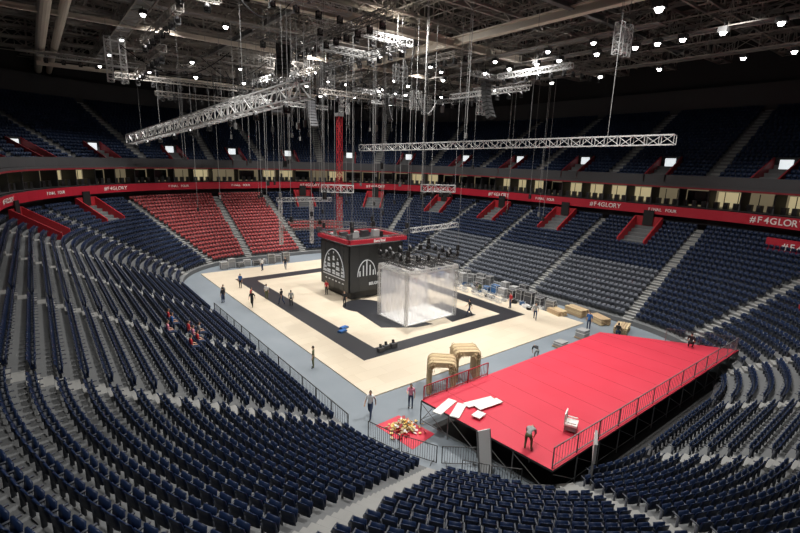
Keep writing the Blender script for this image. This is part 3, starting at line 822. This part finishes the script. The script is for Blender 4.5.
    fw.normalize()
    sd=fw.cross(up)
    def sph(c,rx,ry,rz_,k,cut=None,n=10,m=7):
        g=[[c+sd*(rx*math.sin(math.pi*j/m)*math.cos(2*math.pi*i/n))+fw*(ry*math.sin(math.pi*j/m)*math.sin(2*math.pi*i/n))+up*(rz_*math.cos(math.pi*j/m)) for i in range(n)] for j in range(m+1)]
        for j in range(m if cut is None else cut):
            for i in range(n): mb.poly([g[j][i],g[j+1][i],g[j+1][(i+1)%n],g[j][(i+1)%n]],k)
    hc=hd+up*.03; sph(hc,.078,.095,.118,'skin'); sph(hc-fw*.012+up*.012,.084,.100,.118,hair,4)
    sph(hc-fw*.03+up*.0,.08,.08,.10,hair)
    sph(hc+fw*.098-up*.015,.012,.018,.022,'skin',None,6,4)
    for s_ in(-1,1): sph(hc+fw*.085+sd*.03*s_+up*.012,.011,.008,.008,'black',None,6,4); sph(hc+sd*.08*s_,.012,.02,.028,'skin',None,6,4)
    mb.box(hc+fw*.09-up*.055,(.04,.012,.008),'red')
    o=mb.build(name); o.location=loc; o.rotation_euler=(0,0,rz); o.scale=(scale,)*3
    for p in o.data.polygons: p.use_smooth=True
    return o
ppl=[("worker",(15.0,29.2,0),1.0,'stand','khaki','khaki',1.02),("worker",(14.6,21.0,0),2.2,'walk','shirtw','jean',1.05),
("worker",(14.5,48.9,0),.3,'stand','shirtk','jean',1),("worker",(14.9,50.0,0),2,'stand','shirtg','shirtk',1),("worker",(16.5,45.7,.08),2.5,'walk','shirtk','shirtk',1),
("worker",(16.9,47.0,.08),4,'stand','shirtr','jean',1),("worker",(18.8,47.5,.08),-1,'stand','shirtw','khaki',1),("worker",(19.4,44.9,.08),.5,'walk','shirtk','jean',1),("worker",(20.0,43.8,.08),-.4,'stand','shirtg','shirtk',1),
("worker",(17.9,11.9,hP),-1.2,'bend','shirtg','khaki',1),("worker",(40.8,21.8,0),1.8,'stand','shirtb','jean',1.05),("worker",(30.5,20.4,0),-.6,'bend','shirtk','shirtg',1),
("worker",(17.4,20.5,0),2.4,'reach','shirtp','jean',.95),("worker",(33.8,31,.08),1,'walk','shirtk','jean',1),
("worker",(24.6,40.5,.08),2,'stand','shirtk','shirtk',1),("worker",(25.2,45.5,.08),2,'stand','shirtr','shirtk',1),("worker",(41.5,19.3,0),-1.5,'crouch','shirtk','jean',1),("worker",(39.6,12.6,hP),-1.5,'crouch','shirtk','shirtk',1),
("worker",(23.5,60.5,.08),.6,'stand','shirtw','jean',1),("worker",(26.5,59.6,.08),2.6,'walk','shirtk','jean',1),("worker",(39.5,30.3,.08),1.2,'stand','shirtr','jean',1),("worker",(41.3,36.5,.08),-.2,'bend','shirtk','khaki',1),("worker",(38.6,26.4,.08),2.2,'walk','shirtg','jean',1),("worker",(18.0,53.5,.08),2.2,'stand','shirtb','shirtk',1)]
for a in ppl: figure(*a)
for i,(y,k,c) in enumerate([(30.6,6,'shirtr'),(31.7,6,'shirtp'),(32.8,6,'shirtr'),(33.9,7,'shirtb'),(35,7,'shirtr'),(31.2,8,'shirtp'),(33.3,5,'shirtg'),(28.9,7,'shirtr')]):
    figure("seated_visitor",(X0-(k*LD+.42)-.0,y,LZ+k*LH),-math.pi/2,'sit',c,'jean')

mb=MB()
for (x,y,z) in [(20.9,28.7,.25),(21.6,28.9,.25),(22.3,28.8,.3)]: mb.box((x,y,z),(.55,.4,.35),'case'); mb.tube((x,y,z),(x+.1,y+.2,z+.4),.12,'black',8,None,True)
mb.build("floor_light_units")

# ------------------------------------------------------------------ lights
def area(x,y,z,p,size=2.0,rot=(0,0,0),col=(1,.97,.92),spread=120):
    l=bpy.data.lights.new("floodlight_bank",'AREA'); l.energy=p; l.size=size; l.color=col; l.shape='SQUARE'; l.spread=math.radians(spread)
    o=bpy.data.objects.new("floodlight_bank",l); COL.objects.link(o); o.location=(x,y,z); o.rotation_euler=rot
for x in (12,29,46):
    for y in (16,36,54,68): area(x,y,29.0,1850 if x!=29 else 3050,1.2)
area(4,8,29.6,1100)
area(29,40,29.0,2600,1.2,spread=180)
area(29,62,29.0,1800,1.2,spread=180)
w=bpy.data.worlds.new("World"); SC.world=w; w.use_nodes=True; w.node_tree.nodes["Background"].inputs[0].default_value=(.5,.55,.6,1); w.node_tree.nodes["Background"].inputs[1].default_value=.3

# ------------------------------------------------------------------ camera
cd=bpy.data.cameras.new("camera"); cd.sensor_width=36; cd.lens=460*36/800; cd.clip_end=400; cd.clip_start=.1
cam=bpy.data.objects.new("camera",cd); COL.objects.link(cam)
cX=Vector((600,88.5,-460)).normalized(); cY=Vector((-370,116.5,-460)); cY=(cY-cX*cY.dot(cX)).normalized(); cZ=cX.cross(cY)
R=Matrix((cX,cY,cZ))
cam.matrix_world=Matrix.Translation((0,0,15.5))@R.to_4x4()
SC.camera=cam
